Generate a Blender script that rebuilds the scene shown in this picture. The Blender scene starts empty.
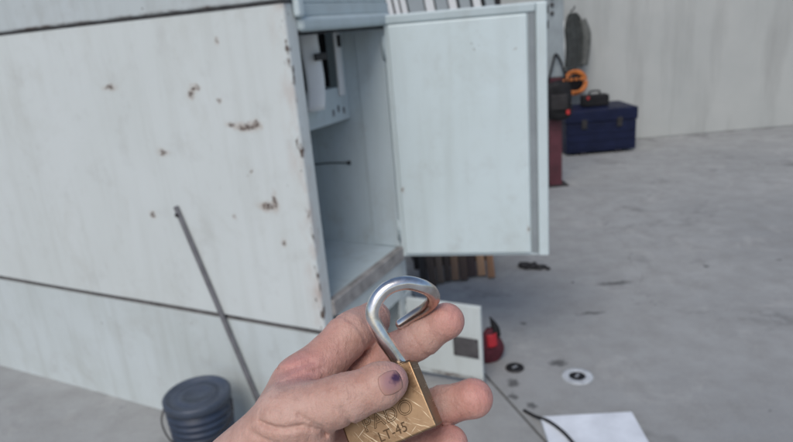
import bpy, bmesh, math, random
import numpy as np
from mathutils import Vector, Matrix, Euler

random.seed(4)
S = bpy.context.scene
COL = S.collection
rad = math.radians

# ------------------------------------------------------------------ camera, sky, sun, exposure
cam_d = bpy.data.cameras.new('camera')
cam = bpy.data.objects.new('camera', cam_d)
COL.objects.link(cam)
cam_d.sensor_width = 36.0
cam_d.lens = 36.0 * 620 / 793
cam_d.clip_start = 0.01
cam_d.clip_end = 300
CAM_M = Matrix.Translation((0, 0, 1.55)) @ Matrix.Rotation(rad(90 - 17.4), 4, 'X') @ Matrix.Rotation(rad(-4.9), 4, 'Z')
cam.matrix_world = CAM_M
cam_d.dof.use_dof = True
cam_d.dof.focus_distance = 0.285
cam_d.dof.aperture_fstop = 15.0
S.camera = cam

world = bpy.data.worlds.new('World')
S.world = world
world.use_nodes = True
wn = world.node_tree
sky = wn.nodes.new('ShaderNodeTexSky')
sky.sky_type = 'NISHITA'
sky.sun_disc = False
SUN_EL, SUN_AZ = 48.0, 196.0          # azimuth clockwise from +Y: behind the photographer, a little to the left
sky.sun_elevation = rad(SUN_EL)
sky.sun_rotation = rad(SUN_AZ)
sky.air_density = 1.0
sky.dust_density = 2.0
wn.links.new(sky.outputs[0], wn.nodes['Background'].inputs[0])
wn.nodes['Background'].inputs[1].default_value = 0.11

sun_d = bpy.data.lights.new('sun', 'SUN')
sun_d.energy = 1.5
sun_d.angle = rad(32)
sun_d.color = (1.0, 0.96, 0.9)
sun = bpy.data.objects.new('sun', sun_d)
COL.objects.link(sun)
sd = Vector((math.sin(rad(SUN_AZ)) * math.cos(rad(SUN_EL)), math.cos(rad(SUN_AZ)) * math.cos(rad(SUN_EL)), math.sin(rad(SUN_EL))))
sun.rotation_euler = sd.to_track_quat('Z', 'Y').to_euler()
sun.location = sd * 20

S.view_settings.view_transform = 'Standard'
S.view_settings.look = 'None'
S.view_settings.exposure = 0.1
S.view_settings.gamma = 1.0
S.view_settings.use_curve_mapping = False

# ------------------------------------------------------------------ material helpers
class NT:
    def __init__(self, name, rough=0.5, metal=0.0, spec=0.5):
        self.m = bpy.data.materials.new(name)
        self.m.use_nodes = True
        self.t = self.m.node_tree
        self.b = self.t.nodes['Principled BSDF']
        self.set('Roughness', rough); self.set('Metallic', metal); self.set('Specular IOR Level', spec)
        self._tc = None
    def set(self, k, v):
        if isinstance(v, bpy.types.NodeSocket): self.t.links.new(v, self.b.inputs[k])
        else: self.b.inputs[k].default_value = (*v, 1) if isinstance(v, tuple) and len(v) == 3 and k in ('Base Color',) else v
    def n(self, typ, ins=None, **props):
        nd = self.t.nodes.new(typ)
        for k, v in props.items(): setattr(nd, k, v)
        for k, v in (ins or {}).items():
            if isinstance(v, bpy.types.NodeSocket): self.t.links.new(v, nd.inputs[k])
            elif v is not None: nd.inputs[k].default_value = v
        return nd
    def co(self):
        if self._tc is None: self._tc = self.n('ShaderNodeTexCoord').outputs['Object']
        return self._tc
    def vmath(self, op, a, b=None):
        nd = self.n('ShaderNodeVectorMath', {0: a}, operation=op)
        if b is not None:
            if isinstance(b, bpy.types.NodeSocket): self.t.links.new(b, nd.inputs[1])
            else: nd.inputs[1].default_value = b
        return nd.outputs['Value'] if op in ('LENGTH', 'DISTANCE', 'DOT_PRODUCT') else nd.outputs[0]
    def math(self, op, a, b=None, clamp=False):
        nd = self.n('ShaderNodeMath', {0: a}, operation=op, use_clamp=clamp)
        if b is not None:
            if isinstance(b, bpy.types.NodeSocket): self.t.links.new(b, nd.inputs[1])
            else: nd.inputs[1].default_value = b
        return nd.outputs[0]
    def noise(self, scale, detail=4, rough=0.55, vec=None, dist=0.0):
        return self.n('ShaderNodeTexNoise', {'Vector': vec or self.co(), 'Scale': scale, 'Detail': detail, 'Roughness': rough, 'Distortion': dist})
    def scaled(self, s, vec=None):
        return self.vmath('MULTIPLY', vec or self.co(), s)
    def rng(self, v, a, b, c=0.0, d=1.0):
        return self.n('ShaderNodeMapRange', {'Value': v, 'From Min': a, 'From Max': b, 'To Min': c, 'To Max': d}).outputs[0]
    def mix(self, f, a, b, blend='MIX'):
        nd = self.n('ShaderNodeMix', data_type='RGBA', blend_type=blend)
        for i, v in ((0, f), (6, a), (7, b)):
            if isinstance(v, bpy.types.NodeSocket): self.t.links.new(v, nd.inputs[i])
            else: nd.inputs[i].default_value = (*v, 1) if isinstance(v, tuple) else v
        return nd.outputs[2]
    def bump(self, h, strength=0.3, dist=0.002, prev=None):
        nd = self.n('ShaderNodeBump', {'Height': h, 'Strength': strength, 'Distance': dist})
        if prev is not None: self.t.links.new(prev, nd.inputs['Normal'])
        self.t.links.new(nd.outputs[0], self.b.inputs['Normal'])
        return nd.outputs[0]

def plain(name, col, rough=0.6, metal=0.0, var=0.25, scale=12.0, bump=0.1, bdist=0.002):
    m = NT(name, rough, metal)
    f = m.noise(scale, 5)
    d = tuple(c * (1 - var) for c in col); l = tuple(min(1, c * (1 + var)) for c in col)
    m.set('Base Color', m.mix(m.rng(f.outputs[0], 0.3, 0.7), d, l))
    m.set('Roughness', m.rng(m.noise(scale * 2.3, 4).outputs[0], 0.3, 0.7, rough * 0.8, min(1, rough * 1.2)))
    if bump: m.bump(m.noise(scale * 5, 5).outputs[0], bump, bdist)
    return m.m

PAINT = (0.605, 0.65, 0.655)
def painted(name, base=PAINT, chips=(), speck=0.0, dirt=0.18, edge_v=None, rustline=None, rough=0.42):
    """old brush-painted sheet steel: dirt film, streaks, chips down to rust at given spots"""
    m = NT(name, rough)
    big = m.noise(2.2, 4, 0.6).outputs[0]
    streak = m.noise(1.0, 5, 0.6, vec=m.scaled((14, 14, 1.3))).outputs[0]
    c = m.mix(m.rng(big, 0.35, 0.7, 0, dirt * 1.6), base, tuple(b * k for b, k in zip(base, (0.80, 0.80, 0.76))))
    c = m.mix(m.rng(streak, 0.48, 0.75, 0, dirt * 1.4), c, tuple(b * k for b, k in zip(base, (0.66, 0.64, 0.60))))
    smear = m.noise(7, 5, 0.65).outputs[0]
    c = m.mix(m.rng(smear, 0.56, 0.74, 0, dirt * 1.2), c, (0.33, 0.33, 0.32))
    warp = m.vmath('MULTIPLY', m.vmath('SUBTRACT', m.noise(42, 5, 0.75).outputs[1], (0.5, 0.5, 0.5)), (0.055, 0.055, 0.055))
    p = m.vmath('ADD', m.co(), warp)
    sc1 = m.noise(1, 2, 0.5, vec=m.scaled((30, 30, 420), m.n('ShaderNodeVectorRotate', {'Vector': m.co(), 'Angle': 0.35}, rotation_type='X_AXIS').outputs[0])).outputs[0]
    sc2 = m.noise(1, 2, 0.5, vec=m.scaled((300, 300, 14), m.n('ShaderNodeVectorRotate', {'Vector': m.co(), 'Angle': -0.2}, rotation_type='X_AXIS').outputs[0])).outputs[0]
    scr = m.math('MULTIPLY', m.math('MAXIMUM', m.rng(sc1, 0.70, 0.74), m.rng(sc2, 0.71, 0.75)), m.rng(m.noise(4.5, 3).outputs[0], 0.48, 0.62))
    c = m.mix(m.math('MULTIPLY', scr, 0.45), c, (0.30, 0.29, 0.28))
    hand_grime = m.math('MULTIPLY', m.rng(m.noise(3.4, 6, 0.75, dist=0.5).outputs[0], 0.52, 0.72), 0.30)
    c = m.mix(hand_grime, c, tuple(b * k for b, k in zip(base, (0.70, 0.66, 0.60))))
    mask = None
    for (x, y, z, sx, sy, sz, r) in chips:
        q = m.vmath('LENGTH', m.vmath('MULTIPLY', m.vmath('SUBTRACT', p, (x, y, z)), (sx, sy, sz)))
        k = m.rng(q, r * 1.05, r * 0.8)
        c = m.mix(m.rng(q, r * 2.4, r * 1.0, 0, 0.35), c, (0.40, 0.31, 0.25))
        mask = k if mask is None else m.math('MAXIMUM', mask, k)
    if mask is not None:
        mask = m.math('MULTIPLY', mask, m.rng(m.noise(130, 3, 0.6).outputs[0], 0.40, 0.47))
    if speck:
        k = m.math('MULTIPLY', m.rng(m.noise(45, 3, 0.6).outputs[0], 0.735 - speck * 0.05, 0.75 - speck * 0.05), m.rng(m.noise(3.1, 2).outputs[0], 0.5, 0.6))
        mask = k if mask is None else m.math('MAXIMUM', mask, k)
    if edge_v is not None:      # chipped along the bent corner, where it gets knocked
        sep = m.n('ShaderNodeSeparateXYZ', {0: m.co()})
        dist = m.vmath('LENGTH', m.vmath('MULTIPLY', m.co(), (1, 1, 0)))
        near = m.rng(dist, 0.06, 0.004)
        stain = m.math('MULTIPLY', m.rng(dist, 0.07, 0.005), m.rng(m.noise(1, 4, 0.6, vec=m.scaled((9, 9, 5))).outputs[0], 0.45, 0.65))
        c = m.mix(m.math('MULTIPLY', stain, 0.6), c, (0.42, 0.30, 0.25))
        nn = m.noise(1, 4, 0.65, vec=m.scaled((40, 40, 14))).outputs[0]
        k = m.rng(m.math('ADD', nn, m.math('MULTIPLY', near, 0.27)), 0.80, 0.86)
        mask = k if mask is None else m.math('MAXIMUM', mask, k)
    if rustline is not None:
        sep = m.n('ShaderNodeSeparateXYZ', {0: m.co()})
        for zz, wd in rustline:
            dz = m.math('ABSOLUTE', m.math('SUBTRACT', sep.outputs[2], zz))
            nn = m.noise(1, 5, 0.7, vec=m.scaled((9, 9, 30))).outputs[0]
            k = m.math('MULTIPLY', m.rng(dz, wd, wd * 0.3), m.rng(nn, 0.42, 0.62))
            mask = k if mask is None else m.math('MAXIMUM', mask, k)
    if mask is not None:
        rustc = m.mix(m.noise(60, 3).outputs[0], (0.06, 0.052, 0.05), (0.15, 0.105, 0.085))
        c = m.mix(mask, c, rustc)
        m.set('Roughness', m.rng(mask, 0, 1, rough, 0.85))
    m.set('Base Color', c)
    n1 = m.bump(m.noise(9, 3).outputs[0], 0.25, 0.006)
    n2 = m.bump(m.noise(160, 3).outputs[0], 0.12, 0.0006, n1)
    if mask is not None: m.bump(mask, -0.5, 0.001, n2)
    return m.m

# ------------------------------------------------------------------ mesh helpers
def link(name, me, mat, parent=None, loc=(0, 0, 0), rot=(0, 0, 0), smooth=False):
    o = bpy.data.objects.new(name, me)
    COL.objects.link(o)
    if mat is not None and not me.materials: me.materials.append(mat)
    if parent is not None: o.parent = parent
    o.location = loc; o.rotation_euler = rot
    if smooth:
        for p in me.polygons: p.use_smooth = True
    return o

def empty(name, loc=(0, 0, 0), rot=(0, 0, 0), **props):
    o = bpy.data.objects.new(name, None)
    o.empty_display_size = 0.1
    COL.objects.link(o)
    o.location = loc; o.rotation_euler = rot
    for k, v in props.items(): o[k] = v
    return o

def tag(o, label, category, group=None):
    o['label'] = label; o['category'] = category
    if group: o['group'] = group
    return o

def to_mesh(bm, name):
    me = bpy.data.meshes.new(name)
    bmesh.ops.recalc_face_normals(bm, faces=bm.faces)
    bm.to_mesh(me); bm.free()
    return me

def bm_box(bm, a, b, bevel=0.0, seg=2):
    r = bmesh.ops.create_cube(bm, size=1.0)
    vs = r['verts']
    c = [(a[i] + b[i]) / 2 for i in range(3)]; s = [abs(b[i] - a[i]) for i in range(3)]
    for v in vs: v.co = Vector((v.co.x * s[0] + c[0], v.co.y * s[1] + c[1], v.co.z * s[2] + c[2]))
    if bevel:
        es = list({e for v in vs for e in v.link_edges})
        bmesh.ops.bevel(bm, geom=es, offset=min(bevel, min(s) * 0.45), segments=seg, profile=0.5, affect='EDGES')
    return vs

def box(name, a, b, mat, parent=None, bevel=0.003, loc=(0, 0, 0), rot=(0, 0, 0)):
    bm = bmesh.new(); bm_box(bm, a, b, bevel)
    return link(name, to_mesh(bm, name), mat, parent, loc, rot)

def lathe(name, prof, mat, parent=None, loc=(0, 0, 0), rot=(0, 0, 0), n=48, close=False):
    bm = bmesh.new(); rings = []
    for r, z in prof:
        rings.append([bm.verts.new((r * math.cos(2 * math.pi * i / n), r * math.sin(2 * math.pi * i / n), z)) for i in range(n)])
    for a, b in zip(rings, rings[1:] + (rings[:1] if close else [])):
        for i in range(n): bm.faces.new((a[i], a[(i + 1) % n], b[(i + 1) % n], b[i]))
    if not close:
        for rg in (rings[0], rings[-1]):
            if (rg[0].co - rg[n // 2].co).length > 1e-5: bm.faces.new(rg)
    me = to_mesh(bm, name)
    return link(name, me, mat, parent, loc, rot, smooth=True)

def catmull(pts, k=8):
    P = [np.array(p, float) for p in pts]
    P = [2 * P[0] - P[1]] + P + [2 * P[-1] - P[-2]]
    out = []
    for i in range(1, len(P) - 2):
        for j in range(k):
            t = j / k
            out.append(0.5 * ((2 * P[i]) + (P[i + 1] - P[i - 1]) * t + (2 * P[i - 1] - 5 * P[i] + 4 * P[i + 1] - P[i + 2]) * t * t + (3 * P[i] - P[i - 1] - 3 * P[i + 1] + P[i + 2]) * t ** 3))
    out.append(P[-2])
    return out

def tube_mesh(name, pts, r, n=12, k=8, cap_r=0.0):
    path = catmull(pts, k) if k > 1 else [np.array(p, float) for p in pts]
    rr = r if hasattr(r, '__len__') else [r] * len(path)
    if len(rr) != len(path): rr = list(np.interp(np.linspace(0, 1, len(path)), np.linspace(0, 1, len(rr)), rr))
    if cap_r:       # rounded-off ends
        t0 = path[0] - path[1]; t0 /= np.linalg.norm(t0); t1 = path[-1] - path[-2]; t1 /= np.linalg.norm(t1)
        path = [path[0] + t0 * cap_r] + path + [path[-1] + t1 * cap_r]; rr = [rr[0] - cap_r] + list(rr) + [rr[-1] - cap_r]
    bm = bmesh.new(); rings = []; up = None
    for i, p in enumerate(path):
        t = path[min(i + 1, len(path) - 1)] - path[max(i - 1, 0)]; t = t / np.linalg.norm(t)
        if up is None:
            up = np.array((0, 0, 1.0)) if abs(t[2]) < 0.9 else np.array((1.0, 0, 0))
        up = up - t * (up @ t); up /= np.linalg.norm(up)
        sd_ = np.cross(t, up)
        rings.append([bm.verts.new(Vector(p + rr[i] * (math.cos(a) * up + math.sin(a) * sd_))) for a in np.linspace(0, 2 * math.pi, n, endpoint=False)])
    for a, b in zip(rings, rings[1:]):
        for i in range(n): bm.faces.new((a[i], a[(i + 1) % n], b[(i + 1) % n], b[i]))
    bm.faces.new(rings[0]); bm.faces.new(rings[-1])
    me = to_mesh(bm, name)
    for p in me.polygons: p.use_smooth = len(p.vertices) == 4
    return me

def tube(name, pts, r, mat, parent=None, n=12, k=8, cap_r=0.0):
    return link(name, tube_mesh(name, pts, r, n, k, cap_r), mat, parent)

def grid_mesh(name, fn, nu, nv, thick=0.0):
    bm = bmesh.new()
    V = [[bm.verts.new(fn(i / nu, j / nv)) for j in range(nv + 1)] for i in range(nu + 1)]
    for i in range(nu):
        for j in range(nv): bm.faces.new((V[i][j], V[i + 1][j], V[i + 1][j + 1], V[i][j + 1]))
    if thick:
        bmesh.ops.recalc_face_normals(bm, faces=bm.faces)
        bmesh.ops.solidify(bm, geom=list(bm.faces), thickness=thick)
    me = to_mesh(bm, name)
    for p in me.polygons: p.use_smooth = True
    return me

# ------------------------------------------------------------------ ground and back wall
def mat_concrete():
    m = NT('worn_concrete', 0.8)
    a = m.noise(0.9, 5, 0.6).outputs[0]; b = m.noise(6, 6, 0.65).outputs[0]; c = m.noise(70, 3, 0.6).outputs[0]
    col = m.mix(m.rng(a, 0.3, 0.7), (0.27, 0.28, 0.285), (0.36, 0.37, 0.37))
    col = m.mix(m.rng(b, 0.4, 0.72, 0, 0.55), col, (0.20, 0.20, 0.195))
    col = m.mix(m.rng(c, 0.35, 0.75, 0, 0.35), col, (0.37, 0.36, 0.34))
    oil = m.math('MULTIPLY', m.rng(m.noise(1.7, 4, 0.6, dist=0.4).outputs[0], 0.60, 0.70), 0.55)
    col = m.mix(oil, col, (0.085, 0.083, 0.08))
    spots = m.rng(m.noise(11, 2, 0.5).outputs[0], 0.735, 0.755)
    col = m.mix(m.math('MULTIPLY', spots, 0.8), col, (0.05, 0.048, 0.046))
    warp = m.vmath('ADD', m.co(), m.vmath('MULTIPLY', m.vmath('SUBTRACT', m.noise(30, 3).outputs[1], (0.5, 0.5, 0.5)), (0.06, 0.06, 0)))
    mask = None
    # drips and smudges with a place of their own on this floor
    for x, y, sx, sy, r in ((0.691, 2.533, 1, 1.3, 0.04), (0.455, 2.40, 1.6, 1, 0.035), (0.43, 2.30, 1, 1, 0.02), (0.50, 2.22, 1.3, 1, 0.024), (1.0, 3.0, 0.4, 2.5, 0.03), (0.62, 2.95, 1, 1, 0.012), (1.25, 3.35, 0.5, 2, 0.05)):
        q = m.vmath('LENGTH', m.vmath('MULTIPLY', m.vmath('SUBTRACT', warp, (x, y, 0)), (sx, sy, 0)))
        k = m.rng(q, r * 1.3, r * 0.6)
        mask = k if mask is None else m.math('MAXIMUM', mask, k)
    col = m.mix(m.math('MULTIPLY', mask, 0.75), col, (0.05, 0.05, 0.05))
    wv = m.vmath('ADD', m.co(), m.vmath('MULTIPLY', m.vmath('SUBTRACT', m.noise(2.5, 4, 0.65).outputs[1], (0.5, 0.5, 0.5)), (0.7, 0.7, 0)))
    vc = m.n('ShaderNodeTexVoronoi', {'Vector': wv, 'Scale': 0.55}, feature='DISTANCE_TO_EDGE').outputs[0]
    crack = m.math('MULTIPLY', m.rng(vc, 0.0045, 0.001), m.rng(m.noise(0.8, 2).outputs[0], 0.45, 0.55))
    col = m.mix(m.math('MULTIPLY', crack, 0.25), col, (0.06, 0.058, 0.055))
    grit = m.rng(m.noise(230, 2, 0.5).outputs[0], 0.64, 0.70)
    col = m.mix(m.math('MULTIPLY', grit, 0.5), col, (0.10, 0.095, 0.09))
    pale = m.rng(m.noise(3.3, 5, 0.7, dist=0.8).outputs[0], 0.55, 0.7)
    col = m.mix(m.math('MULTIPLY', pale, 0.45), col, (0.44, 0.44, 0.43))
    m.set('Base Color', col)
    m.set('Roughness', m.rng(b, 0.3, 0.7, 0.6, 0.9))
    n1 = m.bump(b, 0.35, 0.004)
    m.bump(c, 0.3, 0.001, n1)
    return m.m
M_CONC = mat_concrete()
# two cast slabs with a sunk joint between them; the joint runs where the photo shows it
J0, J1 = Vector((0.358, 2.44, 0)), Vector((0.471, 2.061, 0))
jd = (J1 - J0).normalized(); jn = Vector((jd.y, -jd.x, 0))       # jn points to +x side or -x side
if jn.x < 0: jn = -jn
jm = (J0 + J1) / 2
def slab(name, s0, s1):
    bm = bmesh.new()
    pts = [jm + jd * L + jn * s for L, s in ((-60, s0), (60, s0), (60, s1), (-60, s1))]
    lo = [bm.verts.new((p.x, p.y, -0.12)) for p in pts]; hi = [bm.verts.new((p.x, p.y, 0)) for p in pts]
    bm.faces.new(hi); bm.faces.new(lo)
    for i in range(4): bm.faces.new((lo[i], lo[(i + 1) % 4], hi[(i + 1) % 4], hi[i]))
    o = link(name, to_mesh(bm, name), M_CONC)
    o['kind'] = 'structure'
    return o
slab('floor_slab', -60, -0.006)
slab('floor_slab', 0.006, 60)
ob = box('ground', (-80, -80, -0.3), (80, 80, -0.125), plain('packed_dirt', (0.12, 0.11, 0.10), 0.95), bevel=0)
ob['kind'] = 'structure'

def mat_plaster():
    m = NT('wall_plaster', 0.85)
    a = m.noise(0.8, 5, 0.6).outputs[0]; b = m.noise(5, 5, 0.6).outputs[0]
    col = m.mix(m.rng(a, 0.3, 0.7), (0.36, 0.38, 0.375), (0.44, 0.455, 0.445))
    st = m.noise(1, 5, 0.6, vec=m.scaled((5, 5, 0.6))).outputs[0]
    col = m.mix(m.rng(st, 0.5, 0.75, 0, 0.4), col, (0.21, 0.21, 0.205))
    m.set('Base Color', col)
    m.bump(b, 0.3, 0.01)
    return m.m
M_PLAST = mat_plaster()
w = box('wall_back', (-8, 7.45, 0), (12, 7.65, 3.1), M_PLAST, bevel=0.01); w['kind'] = 'structure'

# ------------------------------------------------------------------ the painted steel cabinet
# local axes: x along its front, y back along its long side, z up
CAB = empty('steel_cabinet', (-0.2845, 1.9797, 0), (0, 0, rad(62.1)))
tag(CAB, 'tall pale painted steel cabinet with chipped paint and both doors open', 'cabinet')
side_chips = [(0, 0.420, 1.405, 0, 1, 1.4, 0.012), (0, 0.432, 1.385, 0, 1, 1, 0.011), (0, 0.398, 1.405, 0, 1, 1, 0.008),
              (0, 0.273, 1.278, 0, 0.7, 1.5, 0.011), (0, 0.232, 1.267, 0, 0.6, 1.6, 0.012), (0, 0.20, 1.271, 0, 0.5, 1.4, 0.014), (0, 0.165, 1.278, 0, 0.7, 1.5, 0.011),
              (0, 0.172, 0.997, 0, 0.6, 1.3, 0.015), (0, 0.140, 1.012, 0, 1.6, 0.5, 0.012), (0, 0.183, 0.99, 0, 1, 1, 0.011),
              (0, 0.125, 0.867, 0, 1, 0.8, 0.008), (0, 0.33, 0.95, 0, 1, 1, 0.005), (0, 0.309, 1.36, 0, 1, 1, 0.006), (0, 0.28, 1.55, 0, 1, 1, 0.006),
              (0, 0.22, 1.12, 0, 1, 1, 0.005), (0, 0.62, 1.18, 0, 0.6, 1.5, 0.011), (0, 0.83, 1.42, 0, 0.5, 1.6, 0.011), (0, 0.74, 0.93, 0, 1, 1, 0.009)]
M_SIDE = painted('side_paint', chips=side_chips, speck=0.2, edge_v=0)
M_BASE = painted('base_paint', base=(0.555, 0.61, 0.625), speck=0.4, dirt=0.3)
M_TRIM = painted('trim_paint', base=(0.50, 0.55, 0.57), speck=0.6, dirt=0.3, rustline=[(1.652, 0.014)])
M_FRAME = painted('frame_paint', base=(0.46, 0.545, 0.58), speck=0.5, dirt=0.25)
M_INNER = painted('inner_paint', base=(0.52, 0.605, 0.65), speck=0.3, dirt=0.3)
M_DOOR = painted('door_paint', base=(0.56, 0.65, 0.68), speck=0.0, dirt=0.10)
M_RAW = plain('bare_worn_steel', (0.34, 0.325, 0.32), 0.6, 0.3, 0.35, 18, 0.3)
M_SEAM = plain('dark_seam', (0.12, 0.115, 0.115), 0.8, 0, 0.3, 20)
M_BAR = plain('weathered_bar', (0.17, 0.17, 0.185), 0.65, 0.2, 0.3, 15, 0.2)
M_GREY = plain('grey_gasket', (0.23, 0.26, 0.28), 0.7, 0, 0.12, 8, 0.1)
M_BLACK = plain('black_rubber_and_shade', (0.018, 0.018, 0.02), 0.55, 0, 0.3, 10)
M_DARK = plain('dark_metal', (0.045, 0.043, 0.045), 0.55, 0.3, 0.3, 12)
for _m in (M_BLACK, M_DARK): _m.node_tree.nodes['Principled BSDF'].inputs['Specular IOR Level'].default_value = 0.15
M_PAPER = plain('white_card', (0.72, 0.74, 0.75), 0.8, 0, 0.06, 6)

LEN, WID = 2.3, 0.70
# side sheet: bent round the front corner into the left jamb
def bent_sheet(name, z0, z1, u0, ret, mat, r=0.011, t=0.018):
    bm = bmesh.new()
    prof = [(ret, 0.0)] + [(u0 + r - r * math.sin(a), r - r * math.cos(a)) for a in np.linspace(0, math.pi / 2, 7)] + [(u0, y) for y in np.linspace(0.1, LEN, 24)]
    inner = [(u0 + t, LEN)] + [(u0 + t, y) for y in (1.2, 0.4)] + [(u0 + t, t), (ret, t)]
    zs = list(np.linspace(z0, z1, 14)); rows = []
    for z in zs:
        row = []
        for (x, y) in prof + inner:
            dent = 0.0
            if x == u0 and 0.15 < y < LEN - 0.05: dent = 0.0022 * math.sin(y * 5.1 + z * 2.0) * math.sin(z * 6.3 + 0.7)
            row.append(bm.verts.new((x + dent, y, z)))
        rows.append(row)
    n = len(rows[0])
    for a, b in zip(rows, rows[1:]):
        for i in range(n): bm.faces.new((a[i], a[(i + 1) % n], b[(i + 1) % n], b[i]))
    bm.faces.new(rows[0]); bm.faces.new(rows[-1])
    o = link(name, to_mesh(bm, name), mat, CAB)
    for p in o.data.polygons: p.use_smooth = len(p.vertices) == 4 and abs(p.normal.z) < 0.1
    md = o.modifiers.new('split', 'EDGE_SPLIT'); md.split_angle = rad(40)
    return o
bent_sheet('side_panel', 0.546, 1.642, 0.0, 0.058, M_SIDE)
bent_sheet('base_panel', 0.0, 0.522, 0.004, 0.10, M_BASE)
box('seam', (0.011, 0.010, 0.5222), (0.09, LEN - .01, 0.5458), M_SEAM, CAB, 0)
box('side_fascia', (-0.010, -0.010, 1.654), (0.03, LEN, 2.02), M_TRIM, CAB, 0.005)
box('seam', (0.006, 0.004, 1.6422), (0.05, LEN - .01, 1.6538), M_SEAM, CAB, 0)
box('front_fascia', (0.031, 0.012, 1.644), (WID, 0.04, 2.02), M_FRAME, CAB, 0.004)
box('top_sheet', (0.031, 0.041, 1.99), (WID, LEN, 2.01), M_TRIM, CAB, 0.003)
# rounded moulding over the opening, with its end cap
bm = bmesh.new(); bm_box(bm, (0.060, -0.022, 1.556), (0.665, 0.03, 1.603), 0.016, 4)
link('lintel_moulding', to_mesh(bm, 'm'), M_FRAME, CAB, smooth=False)
box('lintel', (0.0585, 0.004, 1.604), (WID, 0.03, 1.6425), M_FRAME, CAB, 0.003)
bm = bmesh.new(); bm_box(bm, (0.040, -0.026, 1.600), (0.078, -0.001, 1.69), 0.012, 4)
link('hinge_bracket', to_mesh(bm, 'm'), M_DOOR, CAB)
# right wall of the compartment
box('right_wall', (0.638, 0.0, 0.576), (WID, LEN, 1.6035), M_INNER, CAB, 0.004)
box('wall_flange', (0.629, 0.004, 0.636), (0.6378, 0.13, 1.555), M_INNER, CAB, 0.002)
box('base_right_panel', (0.62, 0.019, 0.0), (WID, LEN, 0.575), M_BASE, CAB, 0.004)
box('inner_floor', (0.0185, 0.021, 0.60), (0.6375, LEN - .05, 0.634), M_INNER, CAB, 0.002)
box('sill', (0.0585, -0.012, 0.577), (0.6365, 0.0205, 0.637), M_RAW, CAB, 0.005)
box('inner_ceiling', (0.0185, 0.032, 1.606), (0.6375, LEN - .05, 1.63), M_INNER, CAB, 0.002)
box('inner_back', (0.0185, 1.0, 0.635), (0.6375, 1.02, 1.6055), M_INNER, CAB, 0.002)
box('back_sheet', (0.0185, LEN - .02, 0.0), (WID - .001, LEN + .001, 1.99), M_BASE, CAB, 0.002)
box('door_gap_shade', (0.6375, -0.005, 0.640), (0.650, -0.0003, 1.555), M_BLACK, CAB, 0.001)  # black strip added as the shade in the gap between frame and door
box('lintel_shade_strip', (0.060, -0.004, 1.546), (0.637, 0.02, 1.5555), M_BLACK, CAB, 0.001)  # black strip added as the line of shade under the lintel
box('side_dark_strip', (0.0583, 0.002, 0.640), (0.062, 0.012, 1.5455), M_SEAM, CAB, 0.0005)  # thin dark strip down the left jamb
# lower front: stiles, rail and the dark compartment behind the small door
box('base_rail', (0.1005, 0.0, 0.41), (0.6195, 0.018, 0.5755), M_BASE, CAB, 0.003)
box('base_stile', (0.585, 0.002, 0.04), (WID - .001, 0.0185, 0.409), M_BASE, CAB, 0.003)
box('base_toe_rail', (0.1005, 0.001, 0.0), (0.584, 0.018, 0.04), M_BASE, CAB, 0.003)
box('compartment_back', (0.023, 0.45, 0.001), (0.6195, 0.46, 0.575), M_INNER, CAB, 0)
box('compartment_floor', (0.023, 0.019, 0.001), (0.6195, 0.449, 0.02), M_INNER, CAB, 0)
# long flat bar fixed aslant over the side sheet
def bar_between(name, p, q, w, t, mat, parent):
    p, q = Vector(p), Vector(q); d = q - p
    bm = bmesh.new(); bm_box(bm, (-t, -w / 2, 0), (0, w / 2, d.length), 0.002)
    o = link(name, to_mesh(bm, name), mat, parent)
    o.location = p
    o.rotation_euler = (-math.atan2(d.y, d.z), 0, 0)
    return o
bar_between('side_brace', (-0.004, 0.325, 0.07), (-0.004, 0.602, 0.975), 0.022, 0.008, M_BAR, CAB)

box('brace_bolt', (-0.020, 0.590, 0.935), (-0.0125, 0.604, 0.949), M_DARK, CAB, 0.003)

# upper door, swung open past square to the front
DR = link('upper_door', None or bpy.data.meshes.new('upper_door'), M_DOOR, CAB, (0.6215, -0.006, 0.594), (0, 0, rad(-74.1)))
bm = bmesh.new(); bm_box(bm, (0.0, 0.004, 0.0), (0.621, 0.046, 1.0), 0.004, 3); bm.to_mesh(DR.data); bm.free()
box('inner_panel', (0.018, -0.010, 0.014), (0.548, 0.0038, 0.962), painted('door_panel_paint', base=(0.585, 0.68, 0.71), chips=[(0.505, 0, 0.84, 1, 0, 1, 0.003), (0.03, 0, 0.3, 1, 0, 0.5, 0.004), (0.54, 0, 0.12, 1, 0, 0.4, 0.004)], speck=0.1, dirt=0.2), DR, 0.007)
box('gasket_strip', (0.552, -0.001, 0.012), (0.578, 0.0038, 0.985), M_GREY, DR, 0.002)
box('door_lip', (0.580, -0.013, 0.003), (0.620, 0.0038, 0.998), M_DOOR, DR, 0.005)
box('top_lip', (0.002, -0.006, 0.966), (0.5785, 0.0038, 0.997), M_FRAME, DR, 0.004)
for z in (0.12, 0.88):
    lathe('hinge', [(0.0, -0.045), (0.009, -0.045), (0.009, 0.045), (0.0, 0.045)], M_FRAME, DR, (-0.006, 0.012, z), n=16)
box('door_edge_bolt', (0.6212, 0.015, 0.90), (0.627, 0.033, 0.93), M_DARK, DR, 0.003)
box('door_edge_bolt', (0.6212, 0.015, 0.955), (0.627, 0.033, 0.985), M_DARK, DR, 0.003)

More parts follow.
